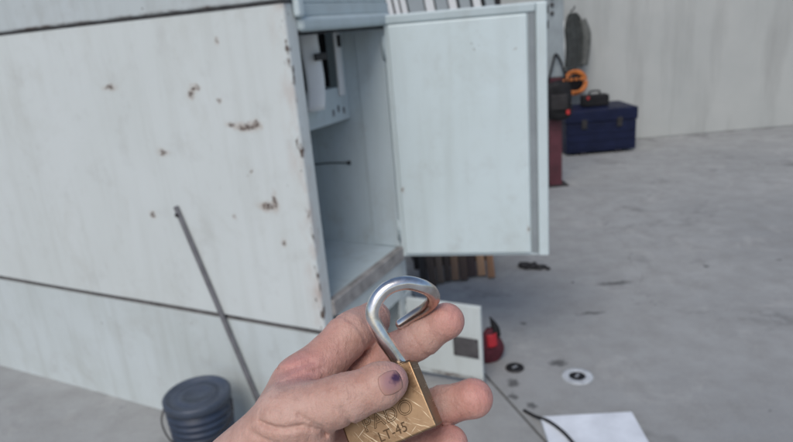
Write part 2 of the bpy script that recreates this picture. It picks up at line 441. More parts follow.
# lower door, square to the front
LD = box('lower_door', (0.0, -0.352, 0.036), (0.022, -0.004, 0.397), painted('lower_door_paint', base=(0.55, 0.60, 0.61), speck=0.6, dirt=0.25, rustline=[(0.045, 0.02)]), CAB, 0.004, loc=(0.622, 0, 0))
PL = box('lock_plate', (-0.005, -0.338, 0.152), (-0.0002, -0.222, 0.246), plain('plate_metal', (0.10, 0.095, 0.10), 0.5, 0.4, 0.25, 20, 0.2), LD, 0.002)
for y, z in ((-0.330, 0.160), (-0.230, 0.160), (-0.330, 0.238), (-0.230, 0.238)):
    box('rivet', (-0.0075, y - .004, z - .004), (-0.0048, y + .004, z + .004), M_DARK, PL, 0.0015)
for z in (0.10, 0.33):
    lathe('hinge', [(0.0, -0.03), (0.008, -0.03), (0.008, 0.03), (0.0, 0.03)], M_BASE, LD, (0.011, 0.006, z), n=16)

# switch board hung inside at the top: pale frame, dark slot, loose card
vb = 0.19
BD = box('switch_board', (0.16, vb, 1.197), (0.6365, vb + 0.02, 1.335), M_INNER, CAB, 0.004)
box('board_frame', (0.60, vb, 1.336), (0.6365, vb + 0.02, 1.60), M_INNER, BD, 0.003)
box('dark_slot', (0.10, vb + 0.06, 1.336), (0.599, vb + 0.07, 1.60), M_BLACK, BD, 0)
box('slot_cover', (0.555, vb - 0.014, 1.30), (0.592, vb - 0.002, 1.575), M_PAPER, BD, 0.003, rot=(0, rad(0), 0))
box('clip', (0.566, vb - 0.024, 1.49), (0.582, vb - 0.0145, 1.535), M_DARK, BD, 0.002)
me = grid_mesh('loose_card', lambda a, b: Vector((0.285 + 0.105 * a + 0.012 * math.sin(b * 5), vb - 0.03 - 0.035 * math.sin(a * 3.0) - 0.012 * b, 1.275 + 0.30 * b)), 10, 12, 0.002)
link('loose_card', me, M_PAPER, BD)
box('dark_tab', (0.295, vb - 0.088, 1.455), (0.372, vb - 0.0785, 1.480), M_DARK, BD, 0.003)
for i in range(3):
    box('slot_mark', (0.50 + i * 0.04, vb - 0.003, 1.225 + 0.01 * (i % 2)), (0.512 + i * 0.04, vb - 0.0002, 1.25 + .012 * (i % 2)), M_BAR, BD, 0.001)
LW = tube('latch_wire', [(0.633, 0.40, 0.992), (0.6335, 0.31, 1.001), (0.633, 0.225, 1.003)], 0.0025, M_DARK, CAB, 8, 4)
box('wire_stud', (0.625, 0.212, 0.996), (0.6378, 0.228, 1.011), M_DARK, LW, 0.003)

# ------------------------------------------------------------------ ridged dark blue bucket by the cabinet
M_BLUE = plain('dark_blue_plastic', (0.03, 0.043, 0.075), 0.38, 0, 0.2, 14, 0.1)
BK = empty('bucket', (-0.79, 2.015, 0))
tag(BK, 'dark blue ridged plastic bucket with lid beside the cabinet base', 'bucket')
prof = [(0.0, 0.0), (0.098, 0.0), (0.102, 0.006)]
for i in range(7):
    z = 0.10 + i * 0.027
    prof += [(0.104 + 0.0012 * i, z - 0.009), (0.112 + 0.0012 * i, z - 0.005), (0.112 + 0.0012 * i, z + 0.005), (0.104 + 0.0012 * i, z + 0.009)]
prof += [(0.115, 0.300), (0.0, 0.300)]
lathe('pail', prof, M_BLUE, BK)
lathe('lid', [(0.1165, 0.288), (0.122, 0.290), (0.123, 0.318), (0.117, 0.324), (0.108, 0.322), (0.104, 0.313), (0.075, 0.312), (0.072, 0.317), (0.05, 0.317), (0.047, 0.312), (0.0, 0.312)], plain('lid_plastic', (0.05, 0.065, 0.095), 0.42, 0, 0.2, 14, 0.1), BK)
tube('handle', [(0.125, 0.0, 0.285), (0.128, -0.05, 0.24), (0.075, -0.118, 0.205), (0.0, -0.137, 0.195), (-0.075, -0.118, 0.205), (-0.128, -0.05, 0.24), (-0.125, 0, 0.285)], 0.003, M_DARK, BK, 8)

# ------------------------------------------------------------------ things on the floor
# brown boards stood on end behind the cabinet, leaning on a dark panel
PN = empty('backing_panel', (0.33, 3.86, 0), (0, 0, rad(8)))
tag(PN, 'dark upright panel on feet behind the row of brown boards', 'panel')
box('sheet', (-0.24, 0, 0.0), (0.27, 0.02, 0.50), M_DARK, PN, 0.003)
for x in (-0.2, 0.22): box('foot', (x - .02, 0.021, 0), (x + .02, 0.25, 0.04), M_DARK, PN, 0.003)
board_desc = ['blackish board at the cabinet end of the leaning row', 'dark walnut board second in the leaning row', 'grey brown board third in the leaning row', 'narrow dark board fourth in the leaning row',
              'tan edged board in the middle of the leaning row', 'dark brown board just past the middle of the row', 'reddish black board right beside the light tan one in the row',
              'light tan board next to last in the leaning row', 'orange brown board at the open floor end of the row']
bcol = [(0.02, 0.018, 0.018), (0.05, 0.034, 0.026), (0.10, 0.075, 0.058), (0.035, 0.024, 0.02), (0.16, 0.10, 0.065), (0.055, 0.035, 0.027), (0.035, 0.02, 0.02), (0.33, 0.20, 0.12), (0.24, 0.125, 0.065)]
x = 0.115
for i in range(9):
    wdt = (0.045, 0.05, 0.042, 0.038, 0.045, 0.05, 0.055, 0.05, 0.045)[i]
    m = NT('board_wood', 0.7)
    g = m.noise(1, 5, 0.6, vec=m.scaled((60, 60, 3))).outputs[0]
    m.set('Base Color', m.mix(m.rng(g, 0.3, 0.7), tuple(c * 0.65 for c in bcol[i]), tuple(c * 1.35 for c in bcol[i])))
    m.bump(g, 0.3, 0.001)
    o = box('wooden_board', (-wdt / 2, -0.018, 0), (wdt / 2, 0.0, 0.46 + 0.03 * math.sin(i * 2.3)), m.m, None, 0.002)
    yb = 3.60 - 0.03 * math.sin(i * 1.7) - (0.05 if i < 4 else 0)
    o.location = (x + wdt / 2, yb, 0.006)
    o.rotation_euler = (-math.atan2(3.84 + 0.02 * math.sin(i) + (x - .33) * .14 - yb, 0.46) , rad(1.2 * math.sin(i * 3.1)), rad(4 * math.sin(i * 1.3)))
    tag(o, board_desc[i], 'board', 'boards standing behind the cabinet')
    x += wdt + 0.006

# red and black pouch behind the lower door
PC = empty('pouch', (0.392, 2.60, 0), (0, 0, rad(15)))
tag(PC, 'dark red pouch with black pointed flap behind the lower door', 'pouch')
M_RED = plain('dark_red_cloth', (0.085, 0.012, 0.022), 0.75, 0, 0.35, 30, 0.3)
def pouch(a, b):
    th = 2 * math.pi * a; t = b
    r = 0.052 * (math.sin(math.pi * min(1, 0.10 + 0.86 * t)) ** 0.55) * (1 - 0.25 * t)
    return Vector((r * math.cos(th) * (1.45 - 0.3 * t) + 0.006 * math.sin(5 * t), r * 0.65 * math.sin(th), 0.001 + 0.175 * t))
link('bag', grid_mesh('bag', pouch, 28, 20), M_RED, PC)
link('red_patch', grid_mesh('red_patch', lambda a, b: Vector((-0.030 + 0.052 * a, -0.030 - 0.010 * math.sin(math.pi * a) * (1) + 0.008 * (b - .2), 0.095 + 0.062 * b)), 8, 8, 0.003), plain('bright_red', (0.45, 0.018, 0.03), 0.5, 0, 0.15, 20), PC)
tube('black_flap', [(0.024, -0.004, 0.135), (0.026, 0.0, 0.165), (0.018, 0.004, 0.195), (0.004, 0.006, 0.228)], [0.026, 0.021, 0.013, 0.003], M_BLACK, PC, 12, 6)

# dark clump of scrap
SC = empty('scrap_metal', (0.85, 3.69, 0), (0, 0, rad(-18)))
tag(SC, 'small black clump of scrap lying on the concrete past the open door', 'scrap')
for i, (px, py, s) in enumerate(((-0.06, 0.01, 0.034), (-0.035, -0.02, 0.026), (0.0, 0.0, 0.036), (0.035, -0.012, 0.03), (0.058, 0.008, 0.022), (0.095, -0.02, 0.017))):
    bm = bmesh.new(); bmesh.ops.create_icosphere(bm, subdivisions=2, radius=s)
    for v in bm.verts: v.co = Vector((v.co.x * 1.1, v.co.y, v.co.z * 0.55)) * (1 + 0.3 * random.uniform(-1, 1)); 
    for v in bm.verts: v.co.z = max(v.co.z + s * 0.45, 0.0005)
    link('piece', to_mesh(bm, 'piece'), M_DARK, SC, (px, py, 0))

# round floor fittings
def fitting(name, loc, r, mat_ring, label, hole_r, cat, rot=0):
    e = empty(name, loc, (0, 0, rot)); tag(e, label, cat)
    lathe('flange', [(hole_r, 0.0005), (r, 0.0005), (r * 0.99, 0.004), (r * 0.9, 0.006), (hole_r * 1.12, 0.0075), (hole_r, 0.006)], mat_ring, e, n=40, close=True)
    lathe('cap', [(0.0, 0.0008), (hole_r * 0.985, 0.0008), (hole_r * 0.985, 0.004), (hole_r * 0.8, 0.005), (0.0, 0.005)], M_BLACK, e, n=32)
    box('cross_bar', (-hole_r * 0.42, -hole_r * 0.16, 0.0052), (hole_r * 0.42, hole_r * 0.16, 0.009), plain('bright_pin', (0.5, 0.51, 0.52), 0.35, 0.6), e, 0.001, rot=(0, 0, 0.6))
    return e
fitting('floor_fitting', (0.487, 2.52, 0), 0.043, M_DARK, 'black round floor fitting with pale bar near the red pouch', 0.034, 'floor fitting')
fitting('floor_flange', (0.742, 2.405, 0), 0.068, plain('white_plastic', (0.46, 0.49, 0.52), 0.5, 0, 0.25, 25), 'white ring flange with dark centre on the concrete floor', 0.036, 'flange', 0.3)

# pale board on the floor, bottom right, and the black cable over its corner
o = box('foam_board', (0, -0.42, 0.002), (0.36, 0, 0.022), plain('foam_white', (0.66, 0.70, 0.76), 0.6, 0, 0.14, 9), None, 0.003, loc=(0.505, 2.115, 0), rot=(0, 0, rad(-3)))
tag(o, 'pale white foam board lying on the floor below the ring flange', 'board')
o = tube('cable', [(0.455, 2.185, 0.0065), (0.488, 2.135, 0.010), (0.525, 2.07, 0.030), (0.565, 1.99, 0.030), (0.60, 1.86, 0.030), (0.66, 1.72, 0.030), (0.72, 1.66, 0.012), (0.9, 1.5, 0.006)], 0.0062, M_BLACK, None, 10)
tag(o, 'black cable running over the corner of the white foam board', 'cable')

# ------------------------------------------------------------------ back of the yard
# two-tone post
PO = empty('steel_post', (1.52, 5.66, 0))
tag(PO, 'square post painted grey above and dark red below beside the door edge', 'post')
box('upper_shaft', (-0.07, -0.05, 1.0), (0.075, 0.05, 2.7), plain('post_grey', (0.27, 0.31, 0.33), 0.6, 0, 0.15, 8), PO, 0.008)
box('lower_shaft', (-0.058, -0.045, 0.0), (0.06, 0.045, 0.9995), plain('post_red', (0.085, 0.022, 0.032), 0.55, 0, 0.3, 8), PO, 0.008)
box('base_plate', (-0.11, -0.09, 0.0), (0.11, 0.09, 0.012), M_DARK, PO, 0.003)
for z in (1.60, 1.66, 1.53): box('bolt', (-0.045, -0.066, z), (-0.015, -0.0502, z + 0.03), M_DARK, PO, 0.006)

TB = empty('tool_bag', (1.50, 5.56, 0.62))
tag(TB, 'black tool bag with red tag hanging on the two tone post', 'bag')
def tbag(a, b):
    th = 2 * math.pi * a
    k = (1 - abs(2 * b - 1) ** 6) ** 0.5
    return Vector((0.125 * k * math.copysign(abs(math.cos(th)) ** 0.6, math.cos(th)) * (1.0 - 0.15 * b) + 0.03, 0.045 * k * math.copysign(abs(math.sin(th)) ** 0.7, math.sin(th)) - 0.005 + 0.006 * math.sin(8 * b + 5 * th), 0.36 * b))
link('pouch_body', grid_mesh('pouch_body', tbag, 32, 18), M_BLACK, TB)
tube('bag_strap', [(-0.06, 0.0, 0.34), (-0.02, 0.0, 0.50), (0.02, 0.035, 0.58), (0.06, 0.0, 0.50), (0.10, 0.0, 0.34)], 0.010, M_BLACK, TB, 8)
box('red_tag', (0.085, -0.062, 0.06), (0.115, -0.050, 0.10), plain('tag_red', (0.5, 0.03, 0.03), 0.5), TB, 0.003)
box('front_pocket', (-0.05, -0.068, 0.10), (0.10, -0.040, 0.24), M_DARK, TB, 0.012)

# navy chests along the wall
M_NAVY = plain('navy_paint', (0.008, 0.012, 0.038), 0.5, 0, 0.25, 7, 0.15)
M_NAVY.node_tree.nodes['Principled BSDF'].inputs['Specular IOR Level'].default_value = 0.2
def chest(x0, x1, y0, y1, h, label):
    e = empty('storage_chest', ((x0 + x1) / 2, (y0 + y1) / 2, 0)); tag(e, label, 'chest')
    hx, hy = (x1 - x0) / 2, (y1 - y0) / 2
    box('body', (-hx, -hy, 0.03), (hx, hy, h * 0.72), M_NAVY, e, 0.012)
    box('lid', (-hx - .012, -hy - .012, h * 0.7215), (hx + .012, hy + .012, h), M_NAVY, e, 0.015)
    for s in (-0.5, 0.5):
        box('latch', (hx * s - .03, -hy - .022, h * 0.60), (hx * s + .03, -hy - .0125, h * 0.80), M_DARK, e, 0.003)
        box('runner', (hx * s - .04, -hy + .01, 0), (hx * s + .04, hy - .01, 0.0295), M_DARK, e, 0)
    for i in range(3):
        box('rib', (-hx + 0.02, -hy - .008, h * (0.14 + 0.17 * i)), (hx - 0.02, -hy + .0005, h * (0.19 + 0.17 * i)), M_NAVY, e, 0.003)
chest(1.96, 2.74, 6.80, 7.35, 0.50, 'navy chest against the wall under the hanging jacket')

TC = empty('tool_case', (2.36, 7.08, 0.5005))
tag(TC, 'black tool case standing on the navy chest under the jacket', 'case')
box('shell', (-0.15, -0.07, 0.0), (0.15, 0.07, 0.13), M_BLACK, TC, 0.02)
tube('handle', [(-0.06, 0, 0.125), (-0.05, 0, 0.165), (0.05, 0, 0.165), (0.06, 0, 0.125)], 0.010, M_BLACK, TC, 8)
box('red_latch', (-0.11, -0.08, 0.085), (-0.08, -0.0705, 0.12), plain('latch_red', (0.4, 0.03, 0.03), 0.5), TC, 0.003)

# jacket on a hook
JK = empty('jacket', (2.20, 7.33, 0.93))
tag(JK, 'dark grey jacket hanging from a hook on the back wall', 'jacket')
def jk(a, b):
    th = 2 * math.pi * a
    w_ = 0.125 * (0.30 + 0.7 * min(1.0, (1 - b) * 3.2) ** 0.6) * (1 - 0.18 * (1 - b)) + 0.010 * math.sin(7 * th) * (1 - b)
    return Vector((w_ * math.cos(th) + 0.02 * math.sin(4 * b), 0.055 * math.sin(th) * (0.5 + 0.5 * (1 - b)) + 0.012 * math.sin(9 * th + 3 * b), 0.60 * b))
link('coat', grid_mesh('coat', jk, 40, 22), plain('jacket_cloth', (0.035, 0.04, 0.04), 0.9, 0, 0.35, 14, 0.4, 0.01), JK)
tube('sleeve', [(0.085, -0.03, 0.52), (0.125, -0.05, 0.36), (0.12, -0.055, 0.18), (0.105, -0.05, 0.02)], [0.04, 0.05, 0.045, 0.038], plain('sleeve_cloth', (0.10, 0.105, 0.10), 0.9, 0, 0.3, 14, 0.4, 0.01), JK, 14)
tube('hook', [(0.0, 0.118, 0.62), (0.0, 0.02, 0.64), (0.0, -0.02, 0.67)], 0.008, M_DARK, JK, 8)
# pale hose loop and strap beside the jacket
o = tube('hose', [(2.085, 7.40, 1.46), (2.065, 7.36, 1.43), (2.055, 7.36, 1.15), (2.06, 7.36, 0.98), (2.085, 7.36, 0.93), (2.11, 7.36, 0.99), (2.105, 7.37, 1.2), (2.10, 7.40, 1.45)], 0.014, plain('pale_hose', (0.62, 0.66, 0.67), 0.5), None, 10)
tag(o, 'pale hose hanging in a loop left of the jacket', 'hose')
o = tube('strap', [(2.03, 7.43, 2.1), (2.035, 7.42, 1.75), (2.05, 7.43, 1.47)], 0.012, M_BLACK, None, 8)
tag(o, 'black strap hanging down the wall above the pale hose', 'strap')
# orange cord reel hanging below the jacket
RL = empty('cord_reel', (2.20, 7.28, 0.76))
tag(RL, 'orange cord reel with black hub hanging under the jacket', 'cord reel')
M_ORA = plain('orange_plastic', (0.50, 0.155, 0.03), 0.5, 0, 0.2, 20)
for j, rr in enumerate((0.135, 0.120, 0.107)):
    pts = [(rr * math.cos(a), 0.012 * math.sin(a * 3 + j), rr * math.sin(a)) for a in np.linspace(0.2, 2 * math.pi + 0.1, 26)]
    tube('cord_turn', pts, 0.013, M_ORA, RL, 8, 3)
lathe('hub', [(0.0, -0.05), (0.085, -0.05), (0.145, -0.03), (0.145, 0.03), (0.0, 0.03)], M_BLACK, RL, (-0.05, 0.03, 0), (rad(90), 0, 0), n=28)
box('grip', (-0.115, -0.062, 0.028), (0.09, -0.0505, 0.058), M_ORA, RL, 0.004)
for i in range(3): box('guard', (-0.10 + i * 0.055, -0.072, 0.03), (-0.082 + i * 0.055, -0.0505, 0.085), M_BLACK, RL, 0.003)
tube('hanger', [(0, 0.0, 0.12), (0, 0.06, 0.19), (0, 0.165, 0.20)], 0.008, M_DARK, RL, 8)
# white louvre shutter behind the cabinet
LV = empty('louvre_shutter', (0.40, 4.25, 0), (0, 0, rad(6)))
tag(LV, 'white slatted louvre shutter standing behind the open door', 'shutter')
sx = -0.30
M_SLATG = plain('grey_slat', (0.33, 0.37, 0.39), 0.7, 0, 0.1, 6)
for i, (wd, gp, g) in enumerate(((0.03, 0.014, 0), (0.03, 0.012, 0), (0.035, 0.012, 0), (0.10, 0.01, 1), (0.055, 0.012, 0), (0.075, 0.01, 1), (0.05, 0.02, 0), (0.07, 0.02, 1), (0.05, 0.03, 0), (0.06, 0.02, 1))):
    box('slat', (-wd / 2, -0.03, -0.93), (wd / 2, 0.0, 0.93), M_SLATG if g else M_PAPER, LV, 0.003, loc=(sx + wd / 2 + 0.06, 0.0, 1.0), rot=(0, rad(-9), rad(4)))
    sx += wd + gp
box('rail', (-0.16, 0.002, 0.0), (0.52, 0.04, 0.05), M_PAPER, LV, 0.003)
box('rail', (-0.46, 0.002, 1.93), (0.30, 0.04, 1.98), M_PAPER, LV, 0.003)
box('back_board', (-0.44, 0.045, 0.0), (0.42, 0.06, 1.97), M_DARK, LV, 0.002)

# ------------------------------------------------------------------ hand and padlock
# frame: millimetres, x to the right, y up, z towards the photographer, as they are held out at arm's length
ORG = Vector((1.6, -76.2, -288.0)) * 0.001
HAND_M = CAM_M @ Matrix.Translation(ORG)
def at(px, py, d):         # joint positions, read off the photograph with an estimated distance in mm
    return np.array([(px - 396.5) / 620 * d - 1.6, -(py - 221) / 620 * d + 76.2, 288.0 - d])

thumb = [(at(238, 466, 292), 16.5), (at(290, 416, 279), 13.5), (at(345, 399, 274), 10.7), (at(380, 386, 273.5), 9.0), (at(391, 381, 275), 7.7)]
index = [(at(302, 384, 300), 12.5), (at(349, 335, 314), 10.6), (at(371, 321, 334), 9.2), (at(375, 317, 350), 8.2)]
middle = [(at(302, 425, 322), 12.5), (at(366, 372, 324), 10.4), (at(420, 338, 318), 9.6), (at(446, 321, 313), 8.7)]
ring = [(at(310, 462, 324), 12.5), (at(388, 428, 330), 10.5), (at(440, 407, 321), 9.9), (at(473, 398, 313), 9.4)]
pinky = [(at(315, 500, 318), 11), (at(388, 472, 320), 9.2), (at(428, 452, 312), 8.7), (at(450, 443, 306), 8.2)]
wrist, fore = at(186, 570, 318), at(40, 770, 350)

def build_hand(vox=0.9):
    allp = np.array([p for f in (thumb, index, middle, ring, pinky) for p, _ in f] + [wrist, fore])
    lo = allp.min(0) - 40; hi = allp.max(0) + 40
    lo[1] = max(lo[1], -175); lo[0] = max(lo[0], -170)
    nx, ny, nz = [int(math.ceil((hi[i] - lo[i]) / vox)) for i in range(3)]
    X = (lo[0] + np.arange(nx, dtype=np.float32) * vox)[:, None, None]
    Y = (lo[1] + np.arange(ny, dtype=np.float32) * vox)[None, :, None]
    Zc = (lo[2] + np.arange(nz, dtype=np.float32) * vox)[None, None, :]
    def cone(a, ra, b, rb, flat=None):
        a = a.astype(np.float32); ba = (b - a).astype(np.float32)
        px, py, pz = X - a[0], Y - a[1], Zc - a[2]
        h = np.clip((px * ba[0] + py * ba[1] + pz * ba[2]) / np.float32(ba @ ba), 0, 1)
        dx, dy, dz = px - h * ba[0], py - h * ba[1], pz - h * ba[2]
        return np.sqrt(dx * dx + dy * dy + dz * dz) - (np.float32(ra) + np.float32(rb - ra) * h)
    def smin(a, b, k):
        h = np.clip(0.5 + 0.5 * (b - a) / np.float32(k), 0, 1)
        return b + (a - b) * h - np.float32(k) * h * (1 - h)
    def chain(f, k=4.0):
        d = None
        for (a, ra), (b, rb) in zip(f, f[1:]):
            c = cone(a, ra, b, rb)
            d = c if d is None else smin(d, c, k)
        return d
    def crease(d, f, j, amp=0.8, wd=1.1, off=0.0):
        ax = f[j + 1][0] - f[j - 1][0]; ax = ax / np.linalg.norm(ax); c = f[j][0] + ax * off
        s = (X - c[0]) * ax[0] + (Y - c[1]) * ax[1] + (Zc - c[2]) * ax[2]
        r2 = (X - c[0]) ** 2 + (Y - c[1]) ** 2 + (Zc - c[2]) ** 2
        return d + np.float32(amp) * np.exp(-(s / wd) ** 2) * (r2 < (f[j][1] * 1.9) ** 2)
    def blob(d, c, r, k=5):
        return smin(d, np.sqrt((X - c[0]) ** 2 + (Y - c[1]) ** 2 + (Zc - c[2]) ** 2) - np.float32(r), k)
    # palm
    palm = None
    pw = wrist + np.array([8, 12, 0.])
    for f in (index, middle, ring, pinky):
        c = cone(wrist * 0.6 + np.array(f[0][0]) * 0.4 + np.array([0, 0, -2.]), 15, f[0][0], f[0][1] + 0.5)
        palm = c if palm is None else smin(palm, c, 8)
    palm = smin(palm, cone(wrist, 24, wrist * 0.4 + 0.6 * (middle[0][0] + ring[0][0]) / 2, 15), 12)
    palm = smin(palm, cone(wrist + np.array([-6, 8, 4.]), 21, wrist + np.array([10, -12, -4.]), 21), 10)
    palm = smin(palm, cone(wrist, 26, fore, 36), 16)
    # thenar web between thumb and index
    th = chain(thumb, 5.0)
    th = blob(th, (thumb[3][0] + thumb[4][0]) / 2 + np.array([-2.5, 0.0, 0.8]), 8.4, 4)
    th = crease(th, thumb, 2, 0.8, 1.1); th = crease(th, thumb, 2, 0.65, 0.9, 3.0); th = crease(th, thumb, 2, 0.6, 0.9, -3.2); th = crease(th, thumb, 2, 0.4, 0.8, 5.6)
    web = cone(thumb[1][0] * 0.75 + index[0][0] * 0.25 + np.array([-4, -3, 0.]), 9, index[0][0] + np.array([-2, -2, 1.]), 10)
    palm_t = smin(palm, web, 10)
    hand = smin(th, palm_t, 9)
    thenar = cone(thumb[0][0] + np.array([8., -4, 2]), 15, thumb[1][0] + np.array([9., -11, -3]), 11)
    hand = smin(hand, thenar, 7)
    for f in (index, middle, ring, pinky):
        d = chain(f, 4.5)
        d = blob(d, f[-1][0] + np.array([0, 0, 1.2]), f[-1][1] * 0.98, 3)
        d = blob(d, (f[1][0] + f[2][0]) / 2 + np.array([0, 0, 1.0]), (f[1][1] + f[2][1]) / 2 * 1.0, 5)
        d = crease(d, f, 1, 1.0, 1.0); d = crease(d, f, 2, 0.8, 0.9); d = crease(d, f, 1, 0.6, 0.9, 2.6); d = crease(d, f, 2, 0.4, 0.8, -2.2)
        d = smin(d, palm, 7)
        hand = smin(hand, d, 1.6)
    # folds in the skin of the thumb base and web
    def fold(d, pl, amp, wd, zmin):
        m2 = None
        for a, b in zip(pl, pl[1:]):
            ba = b - a; h = np.clip(((X - a[0]) * ba[0] + (Y - a[1]) * ba[1]) / (ba[0] ** 2 + ba[1] ** 2), 0, 1)
            q = (X - a[0] - h * ba[0]) ** 2 + (Y - a[1] - h * ba[1]) ** 2
            m2 = q if m2 is None else np.minimum(m2, q)
        g = np.float32(amp) * np.exp(-m2 / np.float32(wd * wd)).astype(np.float32)
        return d + g * (Zc > zmin)
    fp = lambda L, d=272: [at(x, y, d)[:2] for x, y in L]
    hand = fold(hand, fp([(262, 421), (285, 424), (305, 421), (322, 428), (325, 436)]), 2.2, 1.2, -8)
    hand = fold(hand, fp([(300, 410), (312, 417), (324, 424)]), 1.4, 1.0, -8)
    hand = fold(hand, fp([(268, 384), (288, 378), (305, 373)]), 1.6, 1.1, -30)
    hand = fold(hand, fp([(276, 390), (296, 384), (318, 379)]), 1.0, 0.9, -30)
    hand = fold(hand, fp([(344, 402), (348, 412), (352, 424), (350, 440)]), 1.2, 1.2, -16)
    hand = fold(hand, fp([(250, 432), (272, 437), (292, 446)]), 1.2, 1.0, -8)
    # ---- naive surface nets
    ins = hand < 0
    cs = [(i, j, k) for i in (0, 1) for j in (0, 1) for k in (0, 1)]
    cnt = np.zeros((nx - 1, ny - 1, nz - 1), np.int8)
    for i, j, k in cs: cnt += ins[i:nx - 1 + i, j:ny - 1 + j, k:nz - 1 + k]
    act = (cnt > 0) & (cnt < 8)
    ci = np.argwhere(act); idx = -np.ones(act.shape, np.int32); idx[act] = np.arange(len(ci))
    V = np.zeros((len(ci), 3)); W = np.zeros(len(ci))
    vals = {c: hand[ci[:, 0] + c[0], ci[:, 1] + c[1], ci[:, 2] + c[2]] for c in cs}
    for c in cs:
        for ax in range(3):
            if c[ax]: continue
            c2 = list(c); c2[ax] = 1; c2 = tuple(c2)
            a, b = vals[c], vals[c2]; cr = (a < 0) != (b < 0)
            t = np.where(cr, a / np.where(cr, a - b, 1), 0)
            pt = np.tile(np.array(c, float), (len(ci), 1)); pt[:, ax] += t
            V[cr] += pt[cr]; W[cr] += 1
    V = (V / W[:, None] + ci) * vox + lo
    faces = []
    for ax in range(3):
        o1, o2 = [(1, 2), (2, 0), (0, 1)][ax]
        sl0 = [slice(None)] * 3; sl1 = [slice(None)] * 3; sl0[ax] = slice(0, -1); sl1[ax] = slice(1, None)
        A, B = ins[tuple(sl0)], ins[tuple(sl1)]
        e = np.argwhere(A != B)
        e = e[(e[:, o1] > 0) & (e[:, o2] > 0) & (e[:, o1] < [nx, ny, nz][o1] - 1) & (e[:, o2] < [nx, ny, nz][o2] - 1)]
        flip = ~A[e[:, 0], e[:, 1], e[:, 2]]
        def g(d1, d2):
            q = e.copy(); q[:, o1] += d1; q[:, o2] += d2
            return idx[q[:, 0], q[:, 1], q[:, 2]]
        Q = np.stack([g(-1, -1), g(0, -1), g(0, 0), g(-1, 0)], 1)
        Q[flip] = Q[flip][:, ::-1]
        faces.append(Q)
    Fq = np.concatenate(faces)
    # relax a little along the surface so no grid shows
    for _ in range(3):
        acc = np.zeros_like(V); n_ = np.zeros(len(V))
        for a, b in ((0, 1), (1, 2), (2, 3), (3, 0)):
            for s, t in ((a, b), (b, a)):
                np.add.at(acc, Fq[:, s], V[Fq[:, t]]); np.add.at(n_, Fq[:, s], 1)
        V = V * 0.5 + 0.5 * acc / np.maximum(n_, 1)[:, None]
    me = bpy.data.meshes.new('hand_skin')
    me.from_pydata((V * 0.001).tolist(), [], Fq.tolist())
    me.polygons.foreach_set('use_smooth', np.ones(len(me.polygons), bool))
    me.update()
    return me

def mat_skin():
    m = NT('skin', 0.48, 0, 0.4)
    a = m.noise(45, 4, 0.6).outputs[0]; b = m.noise(240, 4, 0.6).outputs[0]
    c = m.mix(m.rng(a, 0.32, 0.68), (0.46, 0.255, 0.20), (0.58, 0.38, 0.32))
    c = m.mix(m.rng(m.noise(20, 3).outputs[0], 0.50, 0.68, 0, 0.55), c, (0.50, 0.235, 0.195))
    # redder finger ends, duller knuckle and web skin
    for (px, py, d, r, col, f) in ((452, 316, 310, 0.017, (0.62, 0.27, 0.24), 0.55), (480, 396, 310, 0.019, (0.62, 0.27, 0.24), 0.6), (452, 441, 305, 0.017, (0.62, 0.28, 0.25), 0.55), (300, 372, 290, 0.016, (0.50, 0.22, 0.21), 0.6), (400, 376, 272, 0.010, (0.56, 0.30, 0.29), 0.6)):
        q = m.vmath('DISTANCE', m.co(), tuple(at(px, py, d) * 0.001))
        c = m.mix(m.rng(q, r, r * 0.3, 0, f), c, col)
    c = m.mix(m.rng(b, 0.5, 0.75, 0, 0.35), c, (0.31, 0.165, 0.125))
    m.set('Base Color', c)
    m.set('Subsurface Weight', 0.25); m.b.inputs['Subsurface Radius'].default_value = (1.0, 0.35, 0.2); m.set('Subsurface Scale', 0.003)
    vor = m.n('ShaderNodeTexVoronoi', {'Vector': m.vmath('ADD', m.co(), m.vmath('MULTIPLY', m.noise(300, 2).outputs[1], (0.001, 0.001, 0.001))), 'Scale': 900}, feature='DISTANCE_TO_EDGE').outputs[0]
    n1 = m.bump(m.rng(vor, 0.0, 0.25), 0.2, 0.0003)
    n2 = m.bump(b, 0.5, 0.0010, n1)
    wr = m.noise(1, 3, 0.6, vec=m.scaled((420, 160, 200))).outputs[0]
    m.bump(wr, 0.5, 0.0014, n2)
    m.set('Roughness', m.rng(a, 0.3, 0.7, 0.42, 0.58))
    return m.m

HD = empty('hand')
HD.matrix_world = HAND_M
tag(HD, 'bare left hand with bruised thumbnail holding the open brass padlock', 'hand')
HSK = link('skin', build_hand(), mat_skin(), HD)
# thumbnail: curved plate on the back of the thumb tip
mn = NT('nail', 0.45, 0, 0.3)
q = mn.vmath('LENGTH', mn.vmath('MULTIPLY', mn.vmath('SUBTRACT', mn.vmath('ADD', mn.co(), mn.vmath('MULTIPLY', mn.vmath('SUBTRACT', mn.noise(500, 3).outputs[1], (0.5, 0.5, 0.5)), (0.003, 0.003, 0))), tuple(at(396, 380, 264) * 0.001)), (1, 1, 0)))
q2 = mn.vmath('LENGTH', mn.vmath('MULTIPLY', mn.vmath('SUBTRACT', mn.co(), tuple(at(391, 382, 264) * 0.001)), (1, 1, 0)))
nc = mn.mix(mn.rng(q2, 0.0065, 0.002, 0, 0.55), (0.46, 0.265, 0.205), (0.30, 0.16, 0.22))
nc = mn.mix(mn.rng(q, 0.0030, 0.0009, 0, 0.92), nc, (0.045, 0.02, 0.07))
mn.set('Base Color', nc); mn.set('Subsurface Weight', 0.1); mn.set('Subsurface Scale', 0.002)
ta, tb = thumb[3][0], thumb[4][0]
ax = thumb[4][0] - thumb[2][0]; ax /= np.linalg.norm(ax)
out = np.array([0.45, 0.34, 0.82]); out -= ax * (out @ ax); out /= np.linalg.norm(out); sdn = np.cross(ax, out)
from mathutils.bvhtree import BVHTree
skin_me = HSK.data
